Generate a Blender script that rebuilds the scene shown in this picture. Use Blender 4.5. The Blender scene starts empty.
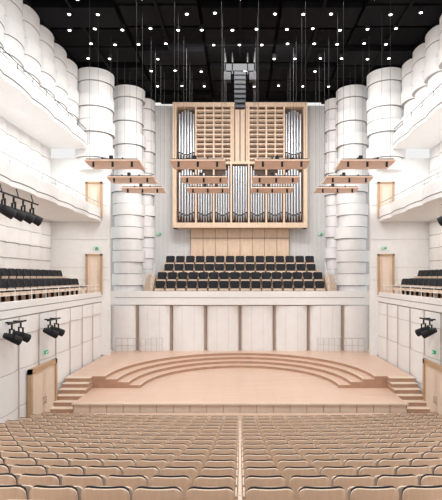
import bpy, math, random, bmesh
from mathutils import Vector, Matrix
random.seed(4)
S=bpy.context.scene
COL=S.collection
ZC=6.6
try:
    S.view_settings.view_transform='Standard'
    S.view_settings.look='None'
    S.view_settings.exposure=0.0
except Exception: pass

# ---------------- materials ----------------
def mat(name,col,rough=.5,metal=0,emit=None,es=0,noise=0,scale=4,stretch=(1,1,1),spec=.5,bump=0):
    m=bpy.data.materials.new(name); m.use_nodes=True
    nt=m.node_tree; b=nt.nodes['Principled BSDF']
    b.inputs['Base Color'].default_value=(*col,1)
    b.inputs['Roughness'].default_value=rough
    b.inputs['Metallic'].default_value=metal
    b.inputs['Specular IOR Level'].default_value=spec
    if emit:
        b.inputs['Emission Color'].default_value=(*emit,1); b.inputs['Emission Strength'].default_value=es
    if noise:
        tc=nt.nodes.new('ShaderNodeTexCoord'); mp=nt.nodes.new('ShaderNodeMapping')
        mp.inputs['Scale'].default_value=stretch
        nz=nt.nodes.new('ShaderNodeTexNoise'); nz.inputs['Scale'].default_value=scale; nz.inputs['Detail'].default_value=4
        cr=nt.nodes.new('ShaderNodeValToRGB')
        cr.color_ramp.elements[0].position=.3; cr.color_ramp.elements[1].position=.7
        cr.color_ramp.elements[0].color=(*[c*(1-noise) for c in col],1)
        cr.color_ramp.elements[1].color=(*[min(1,c*(1+noise*.6)) for c in col],1)
        nt.links.new(tc.outputs['Object'],mp.inputs[0]); nt.links.new(mp.outputs[0],nz.inputs['Vector'])
        nt.links.new(nz.outputs['Fac'],cr.inputs[0]); nt.links.new(cr.outputs[0],b.inputs['Base Color'])
        if bump:
            bp=nt.nodes.new('ShaderNodeBump'); bp.inputs['Strength'].default_value=bump
            nt.links.new(nz.outputs['Fac'],bp.inputs['Height']); nt.links.new(bp.outputs[0],b.inputs['Normal'])
    return m
def plank(name,c1,c2,mortar,bw,rh,rough=.35):
    m=bpy.data.materials.new(name); m.use_nodes=True
    nt=m.node_tree; b=nt.nodes['Principled BSDF']; b.inputs['Roughness'].default_value=rough
    tc=nt.nodes.new('ShaderNodeTexCoord'); br=nt.nodes.new('ShaderNodeTexBrick')
    br.inputs['Color1'].default_value=(*c1,1); br.inputs['Color2'].default_value=(*c2,1)
    br.inputs['Mortar'].default_value=(*mortar,1); br.inputs['Scale'].default_value=1
    br.inputs['Mortar Size'].default_value=.006; br.inputs['Brick Width'].default_value=bw; br.inputs['Row Height'].default_value=rh
    nt.links.new(tc.outputs['Object'],br.inputs['Vector']); nt.links.new(br.outputs['Color'],b.inputs['Base Color'])
    return m
M_white=mat('white_panel',(.86,.855,.85),.6,noise=.03,scale=2)
M_joint=mat('panel_joint_grey',(.38,.37,.36),.8,noise=.05,scale=2)
M_joint2=mat('warm_joint_painted_shade',(.42,.30,.23),.8,noise=.05,scale=2)  # panel joint strips, widened and coloured dark to paint in shade between the bulges
M_joint3=mat('soft_joint_gap',(.55,.50,.46),.8,noise=.05,scale=2)
M_white2=mat('white_smooth',(.86,.855,.845),.5,noise=.03,scale=3)
M_grey=mat('pale_grey_wall',(.68,.68,.68),.6,noise=.05,scale=2)
M_wood=mat('beech_ply',(.74,.57,.43),.42,noise=.10,scale=5,stretch=(1,1,8))
M_woodseat=mat('beech_seat',(.84,.65,.50),.4,noise=.06,scale=6,stretch=(6,1,1))
M_woodorgan=mat('organ_oak',(.76,.57,.42),.5,noise=.12,scale=4,stretch=(4,4,.6))
M_organdark=mat('organ_dark_brown_wood',(.10,.055,.035),.6,noise=.2,scale=4)  # dark brown backing wood of the organ, also the panelling lines
M_floor=mat('stall_floor',(.62,.46,.34),.5,noise=.12,scale=3,stretch=(1,6,1))
M_stage=plank('stage_planks',(.74,.53,.41),(.68,.475,.36),(.50,.33,.24),1.6,.14)
M_riser=mat('stage_riser_wood_shaded',(.46,.28,.19),.5,noise=.12,scale=3)  # reddish riser wood, its colour darkened to paint in shade on step faces
M_stagefront=mat('stage_front_wood',(.80,.66,.54),.5,noise=.06,scale=3)
M_black=mat('black_fabric',(.012,.013,.018),.8,noise=.2,scale=20)
M_ceil=mat('black_ceiling',(.0025,.0025,.003),.95,noise=.2,scale=2,spec=.1)
M_ceil2=mat('charcoal_beam',(.005,.005,.006),.9,noise=.2,scale=2,spec=.1)
M_metal=mat('organ_tin',(.60,.61,.63),.33,1.0,noise=.05,scale=3)
M_steel=mat('brushed_steel',(.55,.55,.55),.35,.9,noise=.05,scale=10)
M_cable=mat('grey_cable',(.07,.07,.07),.8,noise=.05,scale=10,spec=.1)
M_dark=mat('matt_black_metal',(.012,.012,.014),.6,noise=.1,scale=10,spec=.3)
M_glow=mat('lamp_glow',(1,1,1),.5,emit=(1,1,1),es=9)
M_lens=mat('lens_glass',(.25,.27,.3),.1,.3)
M_green=mat('exit_green',(.0,.30,.12),.5,emit=(.0,.4,.16),es=.3)
M_signw=mat('sign_white',(1,1,1),.5,emit=(1,1,1),es=.3)
M_reflect=mat('reflector_ply',(.82,.58,.45),.45,noise=.08,scale=3,stretch=(1,5,1))
M_door=mat('door_beech',(.74,.59,.46),.45,noise=.08,scale=3,stretch=(3,3,.5))
M_doorframe=mat('door_frame_oak',(.52,.33,.19),.45,noise=.1,scale=3,stretch=(3,3,.5))

# ---------------- mesh builder ----------------
class MB:
    def __init__(s): s.v=[]; s.f=[]; s.m=[]; s.mats=[]; s.sm=[]
    def mi(s,m):
        if m not in s.mats: s.mats.append(m)
        return s.mats.index(m)
    def add(s,vs,fs,m,smooth=False):
        o=len(s.v); s.v+= [tuple(v) for v in vs]; k=s.mi(m)
        for f in fs: s.f.append(tuple(i+o for i in f)); s.m.append(k); s.sm.append(smooth)
    def box(s,x0,x1,y0,y1,z0,z1,m):
        x0,x1=sorted((x0,x1)); y0,y1=sorted((y0,y1)); z0,z1=sorted((z0,z1))
        s.add([(x0,y0,z0),(x1,y0,z0),(x1,y1,z0),(x0,y1,z0),(x0,y0,z1),(x1,y0,z1),(x1,y1,z1),(x0,y1,z1)],
          [(0,3,2,1),(4,5,6,7),(0,1,5,4),(1,2,6,5),(2,3,7,6),(3,0,4,7)],m)
    def cyl(s,p0,p1,r0,r1,m,n=10,smooth=True,caps=True):
        p0=Vector(p0);p1=Vector(p1); a=(p1-p0).normalized()
        t=Vector((0,0,1)) if abs(a.z)<.9 else Vector((1,0,0))
        u=a.cross(t).normalized(); w=a.cross(u)
        vs=[];
        for p,r in((p0,r0),(p1,r1)):
            for i in range(n):
                an=2*math.pi*i/n; vs.append(p+u*math.cos(an)*r+w*math.sin(an)*r)
        s.add(vs,[(i,(i+1)%n,n+(i+1)%n,n+i) for i in range(n)],m,smooth)
        if caps: s.add(vs,[tuple(range(n))[::-1],tuple(range(n,2*n))],m)
    def obj(s,name,parent=None,loc=(0,0,0)):
        me=bpy.data.meshes.new(name); me.from_pydata(s.v,[],s.f); 
        for m in s.mats: me.materials.append(m)
        me.polygons.foreach_set('material_index',s.m); me.polygons.foreach_set('use_smooth',s.sm)
        me.update()
        bm=bmesh.new(); bm.from_mesh(me)
        if s.rec: bmesh.ops.recalc_face_normals(bm,faces=bm.faces)
        bm.to_mesh(me); bm.free()
        o=bpy.data.objects.new(name,me); COL.objects.link(o); o.location=loc
        if parent: o.parent=parent
        return o
    rec=True
def empty(name,loc=(0,0,0),rot=0):
    e=bpy.data.objects.new(name,None); COL.objects.link(e); e.location=loc; e.rotation_euler=(0,0,rot); e.empty_display_size=.2
    return e
def tag(o,label,cat,group=None,kind=None):
    o['label']=label; o['category']=cat
    if group: o['group']=group
    if kind: o['kind']=kind
    return o
def struct(o,label=None):
    o['kind']='structure'
    if label: o['label']=label
    return o
def copytree(root,name=None):
    kids=[c for c in root.children]
    r=root.copy(); COL.objects.link(r)
    if name: r.name=name
    for c in kids:
        k=c.copy(); COL.objects.link(k); k.parent=r; k.matrix_parent_inverse=c.matrix_parent_inverse.copy()
    return r

# scalloped wall
def scallop(mb,p0,p1,n,bays,layers,bulge,m,groove=.05,gd=.05,seg=10,var=0.0,shape='para',depth=.3,jm=None,vj=None,vw=.03,vd=.28):
    p0=Vector(p0);p1=Vector(p1);n=Vector(n).normalized()
    def ring(z,off,bm):
        out=[]
        for b in range(bays):
            for i in range(seg+1):
                t=i/seg; u=(b+t)/bays
                k=1-(2*t-1)**2
                if shape=='circ': k=math.sqrt(max(0,k))
                p=p0.lerp(p1,u)+n*(bulge*bm*k+off)
                out.append((p.x,p.y,z))
        return out
    rings=[];ms=[]
    for li in range(len(layers)-1):
        z0,z1=layers[li],layers[li+1]
        off=random.uniform(-var,var); bm=1+random.uniform(-.15,.15)*(1 if var else 0)
        rings.append(ring(z0+groove/2,off,bm)); ms.append(m); rings.append(ring(z1-groove/2,off,bm)); ms.append(jm or m)
        if li<len(layers)-2 and gd:
            rings.append(ring(z1-groove/2,-gd+off*0,1)); ms.append(jm or m); rings.append(ring(z1+groove/2,-gd,1)); ms.append(jm or m)
    def back(z):
        return [((p0.lerp(p1,(b+i/seg)/bays)-n*depth).x,(p0.lerp(p1,(b+i/seg)/bays)-n*depth).y,z) for b in range(bays) for i in range(seg+1)]
    rings=[back(rings[0][0][2])]+rings+[back(rings[-1][0][2])]; ms=[m]+ms
    ms[-1]=m
    L=len(rings[0]); vs=[v for r in rings for v in r]
    base=len(mb.v); first=True
    for r in range(len(rings)-1):
        fs=[(r*L+i,r*L+i+1,r*L+i+1+L,r*L+i+L) for i in range(L-1)]
        if first: mb.add(vs,fs,ms[r]); first=False
        else:
            k=mb.mi(ms[r])
            for f in fs: mb.f.append(tuple(j+base for j in f)); mb.m.append(k); mb.sm.append(False)
    if vj:
        for b in range(bays+1):
            p=p0.lerp(p1,b/bays); q=p+n*(bulge*vd); t=(p1-p0).normalized()*vw
            P=[p-t,q-t,p+t,q+t]
            mb.box(min(a.x for a in P),max(a.x for a in P),min(a.y for a in P),max(a.y for a in P),layers[0]+.02,layers[-1]-.02,vj)
def lay(z0,z1,h):
    n=max(1,round((z1-z0)/h)); return [z0+(z1-z0)*i/n for i in range(n+1)]
def tower(cx,cy,rx,ry,z0,z1,h=.80,seed=1):
    rnd=random.Random(seed); mb=MB(); n=44; L=lay(z0,z1,h); rings=[]; ms=[]; g=.02
    def ring(z,o,k,sh=0):
        return [(cx+sh+(rx+o)*math.cos(2*math.pi*i/n),cy+(ry+o)*math.sin(2*math.pi*i/n)*k,z) for i in range(n)]
    for i in range(len(L)-1):
        o=(.08 if i%2 else -.03)+rnd.uniform(-.03,.03); sh=rnd.uniform(-.07,.07); k=1+rnd.uniform(-.05,.05)
        rings+= [ring(L[i]+g,o,k,sh),ring(L[i+1]-g,o,k,sh)]; ms+=[M_white,M_joint]
        if i<len(L)-2: rings+=[ring(L[i+1]-g,-.08,1),ring(L[i+1]+g,-.08,1)]; ms+=[M_joint,M_joint]
    vs=[v for r in rings for v in r]
    for r in range(len(rings)-1):
        fs=[(r*n+i,r*n+(i+1)%n,(r+1)*n+(i+1)%n,(r+1)*n+i) for i in range(n)]
        if r==0: mb.add(vs,fs,ms[r])
        else:
            k=mb.mi(ms[r]); 
            for f in fs: mb.f.append(f); mb.m.append(k); mb.sm.append(False)
    for f in(tuple(range(n)),tuple(range((len(rings)-1)*n,len(rings)*n))):
        mb.f.append(f); mb.m.append(0); mb.sm.append(False)
    return mb

CEIL=ZC+13.2
# ---------------- walls ----------------
for sgn,side in((-1,'left'),(1,'right')):
    X=8.9*sgn
    mb=MB(); mb.rec=False
    scallop(mb,(X,12,0),(X,34.2,0),(-sgn,0,0),11,[0,1.4,2.9,4.3,5.0],.16,M_white,groove=.03,gd=.03,var=.02,jm=M_joint3,vj=M_joint3)
    struct(mb.obj('wall_'+side),'white wall of gently bulging stacked panels beside the stalls')
    mb=MB(); mb.rec=False
    scallop(mb,(12.1*sgn,12,0),(12.1*sgn,32,0),(-sgn,0,0),13,lay(5.2,14.8,.8),.16,M_white,groove=.035,gd=.04,var=.04,jm=M_joint)
    struct(mb.obj('wall_%s_gallery'%side),'white panelled wall behind the galleries')
    mb=MB(); mb.rec=False
    scallop(mb,(10.6*sgn,12,0),(10.6*sgn,32,0),(-sgn,0,0),10,lay(14.9,CEIL,.82),.42,M_white,groove=.035,gd=.06,var=.07,shape='circ',jm=M_joint)
    struct(mb.obj('wall_%s_upper'%side),'white scalloped upper wall of stacked curved panels')
    mb=MB(); mb.box(12.3*sgn,8.35*sgn,32,32.3,1.6,14.2,M_white2)
    for z in(6.4,7.2,9.0,11.2,12.6): mb.box(12.1*sgn,8.4*sgn,31.97,32,z,z+.03,M_grey)
    struct(mb.obj('wall_%s_end'%side),'flat white end wall of the side galleries')
    struct(tower(9.5*sgn,32.7,1.15,1.25,13.4,CEIL,seed=3).obj('wall_%s_tower'%side),'white rounded tower of stacked curved blocks')
    struct(tower(7.92*sgn,35.5,1.05,1.2,5.2,CEIL,seed=5).obj('wall_%s_tower_inner'%side),'tall white rounded tower beside the choir seats')
    struct(tower(7.1*sgn,37.6,.64,.75,5.6,CEIL,seed=7).obj('wall_%s_tower_rear'%side),'narrow white rounded tower beside the organ wall')
mb=MB(); mb.box(-12.3,12.3,38.5,38.8,1,CEIL,M_grey)
for i in range(-24,25):
    if abs(i*.32)<8: mb.box(i*.32-.012,i*.32+.012,38.48,38.5,ZC+1.2,CEIL,M_white2)
struct(mb.obj('wall_back'),'pale grey wall with fine vertical joints behind the organ')

mb=MB(); mb.rec=False
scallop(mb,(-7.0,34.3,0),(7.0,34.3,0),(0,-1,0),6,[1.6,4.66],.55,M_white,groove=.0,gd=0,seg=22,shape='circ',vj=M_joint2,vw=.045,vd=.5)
scallop(mb,(-8.85,34.3,0),(-7.0,34.3,0),(0,-1,0),1,[1.6,4.66],.5,M_white,groove=.0,gd=0,seg=18,shape='circ')
scallop(mb,(7.0,34.3,0),(8.85,34.3,0),(0,-1,0),1,[1.6,4.66],.5,M_white,groove=.0,gd=0,seg=18,shape='circ')
# fine vertical joints in each curved panel
for b in range(6):
    for t in(.33,.67):
        x=-7+2.333*(b+t); k=math.sqrt(1-(2*t-1)**2); y=34.3-.55*k
        mb.box(x-.01,x+.01,y-.012,y+.05,1.62,4.64,M_grey)
struct(mb.obj('wall_stage_rear'),'white curved panels standing behind the stage')
mb=MB(); mb.rec=False
scallop(mb,(-8.9,34.1,0),(8.9,34.1,0),(0,-1,0),1,[4.70,5.2,5.66],.48,M_white2,groove=.04,gd=.04,seg=40,depth=.3,jm=M_joint)
mb.box(-8.85,8.85,34.1,34.3,4.7,5.6,M_white2)
struct(mb.obj('trim_1'),'white rounded parapet band above the stage wall')
mb=MB(); mb.box(-8.7,8.7,33.62,34.4,0,1.6,M_stage)
struct(mb.obj('floor_stage_rear'),'narrow wooden floor strip under the rear panels')

# ---------------- ceiling ----------------
mb=MB(); mb.box(-12.5,12.5,10,39,CEIL+.4,CEIL+.6,M_ceil)
for i in range(7):
    y=22.2+i*2.35
    for (a,b) in((-10.4,-6.2),(-6.0,-2.1),(-1.9,1.9),(2.1,6.0),(6.2,10.4)):
        mb.box(a,b,y,y+1.95,CEIL+.02+.1*((i+int(a))%3),CEIL+.4,M_ceil2 if (i+int(a))%2 else M_ceil)
for x in(-8.3,-4.1,0,4.1,8.3): mb.box(x-.06,x+.06,20,38.4,CEIL+.0,CEIL+.12,M_ceil2)
mb.box(-12.5,-10.2,10,39,CEIL,CEIL+.5,M_ceil); mb.box(10.2,12.5,10,39,CEIL,CEIL+.5,M_ceil)
struct(mb.obj('ceiling'),'black ceiling with charcoal panels and beams')
def downlight(x,y,z):
    e=empty('downlight',(x,y,z))
    m=MB(); m.cyl((0,0,0),(0,0,.25),.14,.14,M_dark,12); m.obj('housing',e)
    m=MB(); m.cyl((0,0,-.015),(0,0,.0),.075,.075,M_glow,12); m.obj('lamp_lens',e)
    return tag(e,'small round recessed ceiling lamp glowing white','ceiling light','downlights in the black ceiling')
dl=None
rows=[(23.6,1.55,0),(25,1.45,.7),(26.6,1.45,0),(28.3,1.4,.7),(30.2,1.4,0),(32,1.5,.6),(34.5,1.7,0)]
for y,p,o in rows:
    k=-9.2+o
    while k<9.4:
        x=k+random.uniform(-.12,.12)
        if not(y>31 and abs(x)>6.3) and not (abs(x)<1.3 and 29<y<31) and random.random()<.88:
            if dl is None: dl=downlight(x,y,CEIL-.03)
            else:
                d=copytree(dl); d.location=(x,y+random.uniform(-.1,.1),CEIL-.03)
        k+=p

# ---------------- balconies ----------------
def brail(b,x,z0,h,y0,y1,r,mm):
    m=MB(); m.cyl((x,y0,z0+h),(x,y1,z0+h),r,r,mm,6); m.obj('rail',b)
    m=MB(); m.cyl((x,y0,z0+h*.55),(x,y1,z0+h*.55),r*.6,r*.6,mm,6); m.obj('rail',b)
    m=MB(); m.cyl((0,0,0),(0,0,h),r*.8,r*.8,mm,6); p=m.obj('post',b,(x,y0+.1,z0))
    y=y0+1.7
    while y<y1:
        q=p.copy(); COL.objects.link(q); q.location.y=y; y+=1.6
for sgn,side in((-1,'left'),(1,'right')):
    b=empty('balcony',(0,0,0)); tag(b,'lower side balcony with white rounded edge and slim rail','balcony')
    m=MB(); m.rec=False; scallop(m,(8.85*sgn,12,0),(8.85*sgn,33.4,0),(-sgn,0,0),1,[5.03,5.35,5.66],.06,M_white2,groove=.04,gd=.03,seg=20,depth=.15,jm=M_joint); m.obj('parapet',b)
    m=MB(); m.box(9.05*sgn,12.0*sgn,12,31.95,5.2,5.45,M_floor); m.obj('floor_slab',b)
    m=MB(); m.box(10.15*sgn,12.0*sgn,12,31.95,5.45,5.95,M_wood); m.obj('seat_riser',b)
    brail(b,9.0*sgn,5.6,.5,13.5,31.8,.02,M_white2)
    b=empty('balcony',(0,0,0)); tag(b,'middle side balcony with tall white rounded parapet','balcony')
    m=MB(); m.rec=False; scallop(m,(8.9*sgn,12,0),(8.9*sgn,31.95,0),(-sgn,0,0),8,[10.1,10.35,10.95],.12,M_white2,groove=.05,gd=.05,seg=10,depth=.15,jm=M_joint); m.obj('parapet',b)
    m=MB(); m.box(9.0*sgn,12.0*sgn,12,31.95,10.12,10.35,M_white2); m.obj('floor_slab',b)
    brail(b,8.98*sgn,10.9,.42,13,31.8,.022,M_steel)
    b=empty('balcony',(0,0,0)); tag(b,'upper side gallery ledge with white parapet','balcony')
    m=MB(); m.rec=False; scallop(m,(9.6*sgn,12,0),(9.6*sgn,31.4,0),(-sgn,0,0),7,[14.6,14.85,15.5],.12,M_white2,groove=.06,gd=.05,seg=10,depth=.15,jm=M_joint); m.obj('parapet',b)
    m=MB(); m.box(9.7*sgn,12.0*sgn,12,31.4,14.65,14.88,M_white2); m.obj('floor_slab',b)
    brail(b,9.65*sgn,15.45,.42,12,31.3,.02,M_dark)

# ---------------- floor ----------------
YC=70.0; PITCH=.60; ROW=1.05; D0=20.6
def fz(d): 
    t=max(0,D0-d); return .17*t+.0037*t*t
NR=16
mb=MB(); mb.rec=False
def arcpts(R,z,xm=9.1,n=30):
    out=[]
    for i in range(n+1):
        x=-xm+2*xm*i/n; out.append((x,YC-math.sqrt(R*R-x*x),z))
    return out
mb.box(-12.2,12.2,D0-.3,38.6,-.2,-.02,M_floor)
for i in range(NR+4):
    d=D0-ROW*i; z=fz(d)
    Rn=YC-(d-.45); Rf=YC-(d+ROW-.45)
    if i==0: Rf=YC-22.5
    a=arcpts(Rf,z); b_=arcpts(Rn,z); c=arcpts(Rf,z-.5)
    n=len(a); vs=a+b_+c
    fs=[(k,n+k,n+k+1,k+1) for k in range(n-1)]+[(k,k+1,2*n+k+1,2*n+k) for k in range(n-1)]
    mb.add(vs,fs,M_floor)
struct(mb.obj('floor'),'stepped wooden stalls floor')

# ---------------- seats ----------------
def shell(w,z0,z1,th,y0,lean,curve,m,rnd=.10,taper=.02,nu=12):
    def pt(u,v,off):
        z=z0+(z1-z0)*v
        hw=w/2-taper*(1-v)
        h=z1-z
        if h<rnd: hw-= rnd-math.sqrt(max(0,rnd*rnd-(rnd-h)**2))
        hb=z-z0
        if hb<rnd*.5: hw-= (rnd*.5-math.sqrt(max(0,(rnd*.5)**2-(rnd*.5-hb)**2)))
        x=u*hw
        y=y0-lean*v+curve*(x/(w/2))**2+off
        return (x,y,z)
    vv=[0,.04,.1,.3,.6,.82,.9,.95,.985,1]
    uu=[-1+2*i/nu for i in range(nu+1)]
    A=[pt(u,v,th) for v in vv for u in uu]; B=[pt(u,v,0) for v in vv for u in uu]
    W=len(uu);H=len(vv); fs=[]; o=W*H
    for r in range(H-1):
        for c in range(W-1):
            a=r*W+c; fs.append((a,a+1,a+W+1,a+W)); fs.append((o+a,o+a+W,o+a+W+1,o+a+1))
    edge=[(0*W+c,c+1) for c in range(W-1)]+[(r*W+W-1,(r+1)*W+W-1) for r in range(H-1)]+[((H-1)*W+c+1,(H-1)*W+c) for c in range(W-2,-1,-1)]+[((r+1)*W,r*W) for r in range(H-2,-1,-1)]
    for a,b in edge: fs.append((b,a,o+a,o+b))
    mb=MB(); mb.add(A+B,fs,m,True); return mb
def chair(name,pitch,dark):
    e=empty(name)
    w=pitch-.04
    shell(w,.22,.90,.03,-.16,.12,.06,M_woodseat,rnd=.10,taper=.01).obj('backrest',e)
    shell(w-.015 if not dark else w,.36 if not dark else .50,.908 if not dark else .92,.026 if not dark else .07,-.15+.015,.10,.06,M_black,rnd=.10).obj('cushion',e)
    if not dark:
        shell(w-.05,.40,.78,.03,.06,-.02,.0,M_woodseat,rnd=.07).obj('seat_pan',e)
    else:
        m=MB(); m.box(-w/2+.03,w/2-.03,-.12,.36,.46,.50,M_black); m.box(-w/2+.02,w/2-.02,-.12,.37,.33,.46,M_woodseat); m.obj('seat_pan',e)
    m=MB()
    m.box(-.04,.04,-.12,-.02,.02,.42,M_dark); m.box(-.12,.12,-.16,.04,0,.02,M_dark); m.box(-.22,.22,-.10,-.03,.36,.42,M_dark); m.obj('pedestal',e)
    for sx in(-1,1):
        m=MB(); x=sx*(pitch/2-.014)
        m.box(x-.012,x+.012,-.14,.16,.50,.60,M_woodseat); m.box(x-.012,x+.012,-.10,-.03,.30,.50,M_dark); m.obj('armrest',e)
    return e
proto=chair('auditorium_chair',PITCH,False)
tag(proto,'pale beech auditorium chair with dark upholstered front','auditorium chair','stalls chairs')
places=[]
for i in range(NR):
    d=D0-ROW*i; R=YC-d
    for sg in(-1,1):
        j=0
        while True:
            s=.04+PITCH*(j+.5); a=sg*s/R
            x=R*math.sin(a); y=YC-R*math.cos(a)
            if abs(x)>8.4: break
            z=fz(d)
            px=240+500*x/y; py=277+500*(ZC-z-.9)/y
            j+=1
            if -18<px<460 and py<515: places.append((y,x,z,a,i))
places.sort()
near=places[:300]; far=places[300:]
first=True
for (y,x,z,a,i) in near:
    r=proto if first else copytree(proto); first=False
    r.location=(x,y,z); r.rotation_euler=(0,0,a)
if far:
    V=[];F=[];MI=[];mats=[]
    data=[]
    for c in proto.children:
        me=c.data
        for mm in me.materials:
            if mm not in mats: mats.append(mm)
        data.append(([v.co.copy() for v in me.vertices],[tuple(p.vertices) for p in me.polygons],[mats.index(me.materials[p.material_index]) for p in me.polygons]))
    for (y,x,z,a,i) in far:
        T=Matrix.Translation((x,y,z))@Matrix.Rotation(a,4,'Z')
        for vs,fs,mi in data:
            o=len(V); V+=[tuple(T@v) for v in vs]; F+=[tuple(k+o for k in f) for f in fs]; MI+=mi
    me=bpy.data.meshes.new('auditorium_chairs'); me.from_pydata(V,[],F)
    for m in mats: me.materials.append(m)
    me.polygons.foreach_set('material_index',MI); me.update()
    o=bpy.data.objects.new('auditorium_chairs',me); COL.objects.link(o)
    tag(o,'rows of pale beech chairs nearest the stage','auditorium chairs','stalls chairs','stuff')
pp=None
for i in range(NR):
    d=D0-ROW*i
    py=277+500*(ZC-fz(d)-.8)/d
    if py>520: continue
    if pp is None:
        m=MB(); m.box(-.016,.016,-.18,.16,0,.62,M_woodseat); m.box(-.02,.02,-.20,.18,.62,.64,M_stagefront); pp=m.obj('row_end_panel'); r=pp
        tag(pp,'narrow pale panel closing the seat rows at the centre','seat end panel','row end panels')
    else:
        r=pp.copy(); COL.objects.link(r)
    r.location=(0,d,fz(d))

cpro=chair('choir_chair',.60,True); tag(cpro,'dark upholstered choir chair with beech shell','choir chair','choir chairs below the organ')
bpro=copytree(cpro,'gallery_chair'); tag(bpro,'dark upholstered gallery chair with beech shell','gallery chair','lower side gallery chairs')
CR=[(35.25,-1.33),(36.05,-.70),(36.85,-.08),(37.65,.54)]
m=MB(); m.box(-6.76,6.76,34.45,37.2,4.9,5.09,M_stagefront)
for k,(y,z) in enumerate(CR):
    y0=34.5 if k==0 else y-.42; y1=38.45
    m.box(-6.1,6.1,y0,y1,5.0 if k==0 else ZC+CR[k-1][1]-.01,ZC+z,M_stagefront)
struct(m.obj('floor_choir_terrace'),'stepped wooden choir terrace beneath the organ')
def railparts(e,pts,h,n=4,r=.02,mm=None):
    P=[Vector(p) for p in pts]
    for a,b in zip(P[:-1],P[1:]):
        for f,q in((1,1),(.5,.6)):
            m=MB(); m.cyl(a+Vector((0,0,h*f)),b+Vector((0,0,h*f)),r*q,r*q,mm,6); m.obj('rail',e)
    for a,b in zip(P[:-1],P[1:]):
        for k in range(n+1):
            p=a.lerp(b,k/n); m=MB(); m.cyl((0,0,0),(0,0,h),r*.7,r*.7,mm,6); m.obj('post',e,p)
for sg in(-1,1):
    e=empty('choir_stairs'); tag(e,'steep wooden stairs with slim handrails beside the choir chairs','stairs')
    m=MB()
    for k in range(8):
        m.box(6.13*sg,6.72*sg,34.6+k*.24,36.6,5.3+k*.21-.21,5.3+k*.21,M_wood)
    m.obj('steps',e)
    railparts(e,[(sg*6.2,34.7,5.3),(sg*6.2,36.5,6.77)],.9,4,.024,M_white2)
    railparts(e,[(sg*6.68,34.7,5.3),(sg*6.68,36.5,6.77)],.9,4,.024,M_white2)
used=False
for k,(y,z) in enumerate(CR):
    n=15 if k>1 else 16; pt=.75
    for j in range(n):
        r=copytree(cpro) if used else cpro; used=True
        r.location=((j-(n-1)/2)*pt,y,ZC+z+.002); r.rotation_euler=(0,0,math.pi); r.scale=(1.2,1.1,1.15)
used=False
for sg in(-1,1):
    for (X,z) in((9.75,5.452),(10.75,5.952)):
        for j in range(15):
            r=copytree(bpro) if used else bpro; used=True
            r.location=(X*sg,19.2+j*.78,z); r.rotation_euler=(0,0,math.pi/2 if sg>0 else -math.pi/2); r.scale=(1.15,)*3

# ---------------- stage ----------------
WX=8.70
st=empty('stage'); tag(st,'wooden concert stage with curved stepped risers','stage')
m=MB(); m.box(-7.4,7.4,22.2,33.6,.0,1.0,M_stagefront); 
m.add([(-7.4,22.2,1.003),(7.4,22.2,1.003),(7.4,33.6,1.003),(-7.4,33.6,1.003)],[(0,1,2,3)],M_stage)
m.obj('stage_floor',st)
m=MB()
for k in range(-10,11): m.box(k*.74-.01,k*.74+.01,22.17,22.2,0,.97,M_riser)
m.box(-7.45,7.45,22.10,22.2,.93,1.01,M_stagefront)
m.obj('stage_front',st)
m=MB(); m.box(-7.4,7.4,21.78,22.09,0,.58,M_stagefront); m.box(-7.4,7.4,21.78,22.09,.58,.60,M_stage); m.obj('front_step',st)
CY=25.2; LV=((5.0,5.6,1.15),(5.6,6.3,1.30),(6.2,7.0,1.45),(6.8,7.7,1.6))
for lv,(rx,ry,zt) in enumerate(LV):
    n=48; inner=[];outer=[]; fy=CY; YB=33.6
    for i in range(n+1):
        a=math.pi*i/n; inner.append((rx*math.cos(a),fy+ry*math.sin(a)))
        dx,dy=math.cos(a),math.sin(a)
        t=min(WX/abs(dx) if abs(dx)>1e-6 else 1e9,(YB-fy)/dy if dy>1e-6 else 1e9)
        outer.append((dx*t,fy+dy*t))
    for cx in(-WX,WX):
        k=min(range(n+1),key=lambda i:(outer[i][0]-cx)**2+(outer[i][1]-YB)**2); outer[k]=(cx,YB)
    m=MB()
    zb=zt-.15
    vt=[(x,y,zt) for x,y in inner]+[(x,y,zt) for x,y in outer]
    N=n+1
    m.add(vt,[(i,N+i,N+i+1,i+1) for i in range(n)],M_stage)
    vr=[(x,y,zb) for x,y in inner]+[(x,y,zt) for x,y in inner]
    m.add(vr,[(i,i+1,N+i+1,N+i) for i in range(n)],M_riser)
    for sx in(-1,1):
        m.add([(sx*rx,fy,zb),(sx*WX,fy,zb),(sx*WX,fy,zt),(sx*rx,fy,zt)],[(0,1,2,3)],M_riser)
        if lv==0: m.add([(sx*7.4,fy,0),(sx*WX,fy,0),(sx*WX,fy,1),(sx*7.4,fy,1)],[(0,1,2,3)],M_riser)
    m2=[(x,y,zt+.006) for x,y in inner]+[(x*1.012,fy+(y-fy)*1.012,zt+.006) for x,y in inner]
    m.add(m2,[(i,N+i,N+i+1,i+1) for i in range(n)],M_stagefront)
    m.obj('riser_platform',st)
for sg in(-1,1):
    m=MB()
    for k in range(8):
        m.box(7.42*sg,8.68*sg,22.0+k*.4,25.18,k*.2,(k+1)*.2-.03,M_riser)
        m.box(7.42*sg,8.68*sg,21.97+k*.4,25.18,(k+1)*.2-.03,(k+1)*.2,M_stagefront)
    m.obj('stage_stairs',st)
for sg in(-1,1):
    e=empty('stage_railing'); tag(e,'slim pale metal railing on the upper stage riser','railing')
    railparts(e,[(sg*8.2,33.0,1.61),(sg*6.6,33.0,1.61),(sg*5.2,33.4,1.61)],.95,4,.022,M_steel)

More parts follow.
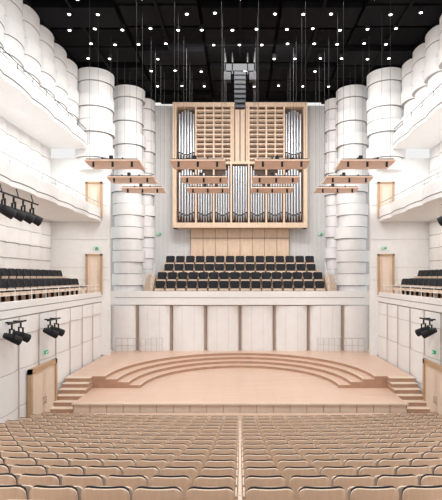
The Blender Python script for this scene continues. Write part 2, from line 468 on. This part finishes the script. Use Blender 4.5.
# ---------------- organ ----------------
og=empty('pipe_organ',(0,37.4,ZC+3.68)); tag(og,'large oak-cased pipe organ with silver pipes and louvres','pipe organ')
HW=5.03; HT=9.35
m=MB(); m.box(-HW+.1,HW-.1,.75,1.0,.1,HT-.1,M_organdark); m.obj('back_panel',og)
m=MB()
m.box(-HW,-HW+.28,-.1,1.0,0,HT,M_woodorgan); m.box(HW-.28,HW,-.1,1.0,0,HT,M_woodorgan)
m.box(-HW,HW,-.12,1.0,0,.38,M_woodorgan); m.box(-HW,HW,-.12,1.0,HT-.32,HT,M_woodorgan)
edges=[-HW+.28,-3.3,-1.97,-.66,.66,1.97,3.3,HW-.28]
for x in edges[1:-1]: m.box(x-.06,x+.06,-.05,.6,.38,HT-.32,M_woodorgan)
m.box(-HW+.28,HW-.28,-.06,.5,4.78,4.95,M_woodorgan)
m.obj('organ_case',og)
for b in(1,2,4,5):
    a,c=edges[b]+.07,edges[b+1]-.07
    m=MB(); z=5.05
    while z<HT-.45:
        m.add([(a,.02,z+.1),(c,.02,z+.1),(c,.26,z),(a,.26,z),(a,.02,z+.20),(c,.02,z+.20),(c,.26,z+.10),(a,.26,z+.10)],
              [(0,3,2,1),(4,5,6,7),(0,1,5,4),(2,3,7,6),(1,2,6,5),(0,4,7,3)],M_woodorgan)
        z+=.36
    mid=(a+c)/2; m.box(mid-.05,mid+.05,.0,.05,5,HT-.3,M_woodorgan)
    m.obj('louvre_shutter',og)
m=MB()
a,c=edges[3]+.07,edges[4]-.07
m.box(a,c,.12,.2,4.95,HT-.32,M_woodorgan)
for k in range(3): 
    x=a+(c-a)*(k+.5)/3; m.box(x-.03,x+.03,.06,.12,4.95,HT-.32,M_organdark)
m.obj('centre_panel',og)
def pipe(x,y,z0,z1,r):
    m=MB()
    m.cyl((0,0,0),(0,0,.45),r*.25,r,M_metal,12); m.cyl((0,0,.45),(0,0,z1-z0),r,r,M_metal,12)
    m.box(-r*.55,r*.55,-r*1.06,-r*.7,.48,.60,M_dark)
    m.box(-r*.7,r*.7,-r*1.06,-r*.75,.62,.66,M_metal)
    m.obj('organ_pipe',og,(x,y,z0))
for b in range(7):
    a,c=edges[b]+.09,edges[b+1]-.09; n=6; w=(c-a)/n
    for k in range(n):
        t=abs(k-(n-1)/2)/((n-1)/2); q=k/(n-1)
        if b in(0,6): h=4.2-.4*t
        elif b in(1,5): h=2.9+1.4*(q if b==5 else 1-q)
        elif b in(2,4): h=2.6+1.7*(q if b==2 else 1-q)
        else: h=4.3
        pipe(a+w*(k+.5),.3,.38+.25*t,.38+h,w*.44)
for b in(0,6):
    a,c=edges[b]+.09,edges[b+1]-.09; n=6; w=(c-a)/n
    for k in range(n):
        t=abs(k-(n-1)/2)/((n-1)/2)
        pipe(a+w*(k+.5),.3,4.95+.2*t,8.95-.35*t,w*.44)
m=MB(); m.box(-3.75,3.75,38.22,38.45,ZC+.545,ZC+3.66,M_woodorgan)
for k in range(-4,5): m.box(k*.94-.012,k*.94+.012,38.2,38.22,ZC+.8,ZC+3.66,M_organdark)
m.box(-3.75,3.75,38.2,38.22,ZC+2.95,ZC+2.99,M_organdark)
tag(m.obj('organ_base_panelling'),'plain oak panelling beneath the pipe organ','wood panelling')

# ---------------- reflectors ----------------
rp=None
for yc in(24.15,28.0,31.3):
    for x in(-5.95,-1.97,1.97,5.95):
        if rp is None:
            e=empty('acoustic_reflector')
            m=MB(); n=12; vs=[];
            for j in range(n+1):
                y=-.95+1.9*j/n; zz=(-.09)*(1-(y/.95)**2)
                vs+=[(-1.28,y,zz),(1.28,y,zz),(1.28,y,zz+.06),(-1.28,y,zz+.06)]
            fs=[]
            for j in range(n):
                a=4*j; fs+=[(a,a+4,a+5,a+1),(a+2,a+6,a+7,a+3),(a+1,a+5,a+6,a+2),(a+3,a+7,a+4,a)]
            fs+=[(0,1,2,3),(4*n+3,4*n+2,4*n+1,4*n)]
            m.add(vs,fs,M_reflect); m.obj('panel',e)
            m=MB()
            m.box(-.5,-.44,-.9,.9,.05,.16,M_dark); m.box(.44,.5,-.9,.9,.05,.16,M_dark); m.box(-.7,.7,-.06,.06,.16,.26,M_dark); m.box(-1.2,1.2,-.95,-.90,.06,.10,M_dark)
            m.cyl((-.2,-.3,.16),(-.2,-.3,.38),.1,.1,M_dark,8); m.obj('frame',e)
            for cx in(-1.1,1.1):
                for cy in(-.7,.7):
                    q=MB(); q.cyl((cx,cy,0),(cx,cy,CEIL-ZC-5.47),.006,.006,M_cable,5,caps=False); q.obj('cable',e)
            for cx in(-.9,.0,.9):
                q=MB(); q.cyl((cx,-.8,-.02),(cx,-.8,-.25),.05,.06,M_dark,8); q.obj('spot_lamp',e)
            rp=e; r=e
            tag(e,'suspended flat beech acoustic reflector hung on cables','acoustic reflector','suspended reflectors over the stage')
        else: r=copytree(rp)
        r.location=(x,yc,ZC+5.4)

e=empty('speaker_array',(0,29.6,ZC+13.0)); tag(e,'black hanging loudspeaker line array on a rig frame','loudspeaker')
m=MB(); m.box(-.9,.9,-.3,.3,-.5,-.42,M_dark); m.box(-.9,.9,-.3,-.25,-.9,-.42,M_dark)
for x in(-.85,-.45,.45,.85): m.box(x-.03,x+.03,-.3,.3,-1.1,.15,M_dark)
m.obj('rig_frame',e)
for k in range(8):
    m=MB(); z=-.95-k*.26; o=.012*k*k*.5
    m.add([(-.34,-.3+o,z),(.34,-.3+o,z),(.25,.3,z),(-.25,.3,z),(-.34,-.28+o,z-.22),(.34,-.28+o,z-.22),(.25,.3,z-.22),(-.25,.3,z-.22)],
      [(0,1,2,3),(7,6,5,4),(0,4,5,1),(1,5,6,2),(2,6,7,3),(3,7,4,0)],M_dark)
    m.box(-.30,.30,-.32+o,-.3+o,z-.19,z-.03,M_black)
    m.obj('speaker_cabinet',e)
for x in(-.75,.75):
    m=MB(); m.box(x-.2,x+.2,-.25,.25,-1.4,-.95,M_dark); m.cyl((x,-.27,-1.18),(x,-.25,-1.18),.15,.15,M_black,14); m.obj('side_speaker',e)

# ---------------- spotlights on side walls ----------------
def spot(x,y,z,rot,label,group,sc=1):
    e=empty('stage_spotlight',(x,y,z),rot)
    m=MB()
    m.cyl((0,-.28,.13),(0,.02,0),.10,.15,M_dark,14); m.cyl((0,.02,0),(0,.30,-.14),.15,.17,M_dark,14); m.obj('lamp_body',e)
    m=MB(); m.cyl((0,.30,-.14),(0,.31,-.145),.145,.145,M_lens,14); m.obj('lens',e)
    m=MB(); m.box(-.2,-.17,-.03,.03,-.02,.32,M_dark); m.box(.17,.2,-.03,.03,-.02,.32,M_dark); m.box(-.2,.2,-.03,.03,.30,.33,M_dark); m.obj('yoke',e)
    m=MB(); m.cyl((0,0,.32),(0,0,.5),.035,.035,M_dark,8); m.obj('clamp',e)
    e.scale=(sc,)*3
    tag(e,label,'spotlight',group)
for sg in(-1,1):
    for y0,z in((18.6,4.35),(22.3,4.15)):
        m=MB(); m.cyl((8.35*sg,y0-.6,z+.55),(8.35*sg,y0+.9,z+.55),.035,.035,M_dark,8); m.box(8.35*sg,8.72*sg,y0-.02,y0+.04,z+.52,z+.58,M_dark); m.box(8.35*sg,8.72*sg,y0+.6,y0+.66,z+.52,z+.58,M_dark)
        tag(m.obj('lamp_pipe'),'short black pipe bracket carrying spotlights','lighting bracket')
        for k in range(2):
            spot(8.35*sg,y0-.3+k*.75,z+.012,(-.75 if sg<0 else .75),'black stage spotlight clamped to a wall pipe','wall spotlights')
    m=MB(); m.cyl((8.85*sg,18.2,9.76),(8.85*sg,21.9,9.76),.035,.035,M_dark,8)
    for y in(18.6,20,21.4): m.cyl((8.85*sg,y,9.76),(8.95*sg,y,10.12),.02,.02,M_dark,6)
    tag(m.obj('lamp_pipe'),'black pipe hung below the balcony carrying spotlights','lighting bracket')
    for k in range(4):
        spot(8.85*sg,18.7+k*.85,9.12,(-.9 if sg<0 else .9),'black stage spotlight hung below the balcony','balcony spotlights',1.2)

# ---------------- doors ----------------
def door(n,x,y,z,w,h,rot,leafs=1,fw=.12):
    e=empty('door_%d'%n,(x,y,z),rot); e['kind']='structure'; e['label']='pale beech door in an oak frame'
    m=MB(); m.box(-w/2,-w/2+fw,-.08,.06,0,h,M_doorframe); m.box(w/2-fw,w/2,-.08,.06,0,h,M_doorframe); m.box(-w/2,w/2,-.08,.06,h-fw,h,M_doorframe); m.obj('door_frame',e)
    iw=(w-2*fw)/leafs
    for k in range(leafs):
        a=-w/2+fw+k*iw
        m=MB(); m.box(a+.01,a+iw-.01,-.03,.04,.01,h-fw-.01,M_door); m.box(a+.2,a+iw-.2,-.035,-.03,.25,h-.35,M_stagefront); m.obj('door_leaf',e)
        m=MB(); hx=a+iw-.12 if k==0 else a+.12
        m.cyl((hx,-.09,1.0),(hx,-.09,1.3),.015,.015,M_steel,8); m.box(hx-.01,hx+.01,-.09,-.03,1.0,1.03,M_steel); m.box(hx-.01,hx+.01,-.09,-.03,1.27,1.3,M_steel); m.obj('handle',e)
def exitsign(x,y,z,rot):
    e=empty('exit_sign',(x,y,z),rot); tag(e,'small green illuminated emergency exit pictogram sign','exit sign')
    m=MB(); m.box(-.15,.15,-.04,.04,-.075,.075,M_green); m.obj('sign_plate',e)
    m=MB(); m.box(-.12,-.06,-.045,-.04,-.045,.045,M_signw); m.cyl((.01,-.045,.04),(.01,-.04,.04),.012,.012,M_signw,8)
    m.add([(.0,-.045,.02),(.03,-.045,.02),(.015,-.045,-.03),(-.015,-.045,-.02)],[(0,1,2,3)],M_signw)
    m.add([(.07,-.045,.008),(.10,-.045,.008),(.10,-.045,-.008),(.07,-.045,-.008)],[(0,1,2,3)],M_signw)
    m.add([(.10,-.045,.025),(.13,-.045,0),(.10,-.045,-.025)],[(0,1,2)],M_signw); m.obj('pictogram',e)
n=1
for sg in(-1,1):
    door(n,8.68*sg,22.05,.02,3.0,2.75,(math.pi/2 if sg<0 else -math.pi/2),2,.2); n+=1
    door(n,9.32*sg,31.91,5.47,1.05,2.6,0,1); n+=1
    door(n,9.32*sg,31.91,10.37,1.05,2.3,0,1); n+=1
    exitsign(8.64*sg,22.3,3.25,(math.pi/2 if sg<0 else -math.pi/2))
    exitsign(9.2*sg,31.9,8.45,0)
    exitsign(6.2*sg,38.4,ZC+3.3,0)

# ---------------- lights ----------------
def area(name,loc,size,sy,power,rot=(0,0,0),col=(1,1,1)):
    l=bpy.data.lights.new(name,'AREA'); l.shape='RECTANGLE'; l.size=size; l.size_y=sy; l.energy=power; l.color=col
    o=bpy.data.objects.new(name,l); COL.objects.link(o); o.location=loc; o.rotation_euler=rot; return o
area('stage_wash',(0,27,CEIL-.3),12,8,2000,(0,0,0),(1,.99,.98))
area('house_wash',(0,13,CEIL-1),14,8,1950,(math.radians(12),0,0),(1,.99,.98))
area('organ_wash',(0,28,CEIL-.6),8,1.5,620,(math.radians(52),0,0),(1,.98,.96))
for sg in(-1,1):
    area('gallery_strip',(10.6*sg,23,14.5),.5,16,220,(0,0,0),(1,.98,.96))
    area('gallery_strip',(10.6*sg,23,10.0),.5,16,210,(0,0,0),(1,.97,.95))
    area('gallery_strip',(9.9*sg,22,15.95),.2,18,70,(0,math.pi,0),(1,.98,.96))
w=bpy.data.worlds.new('world'); S.world=w; w.use_nodes=True
w.node_tree.nodes['Background'].inputs[0].default_value=(1,.995,.99,1)
w.node_tree.nodes['Background'].inputs[1].default_value=.9

# ---------------- camera ----------------
c=bpy.data.cameras.new('cam'); co=bpy.data.objects.new('camera',c); COL.objects.link(co)
co.location=(0,0,ZC); co.rotation_euler=(math.pi/2,0,0)
c.sensor_fit='VERTICAL'; c.sensor_height=36; c.sensor_width=36; c.lens=36
c.shift_x=-19/500; c.shift_y=27/500; c.clip_end=200
S.camera=co
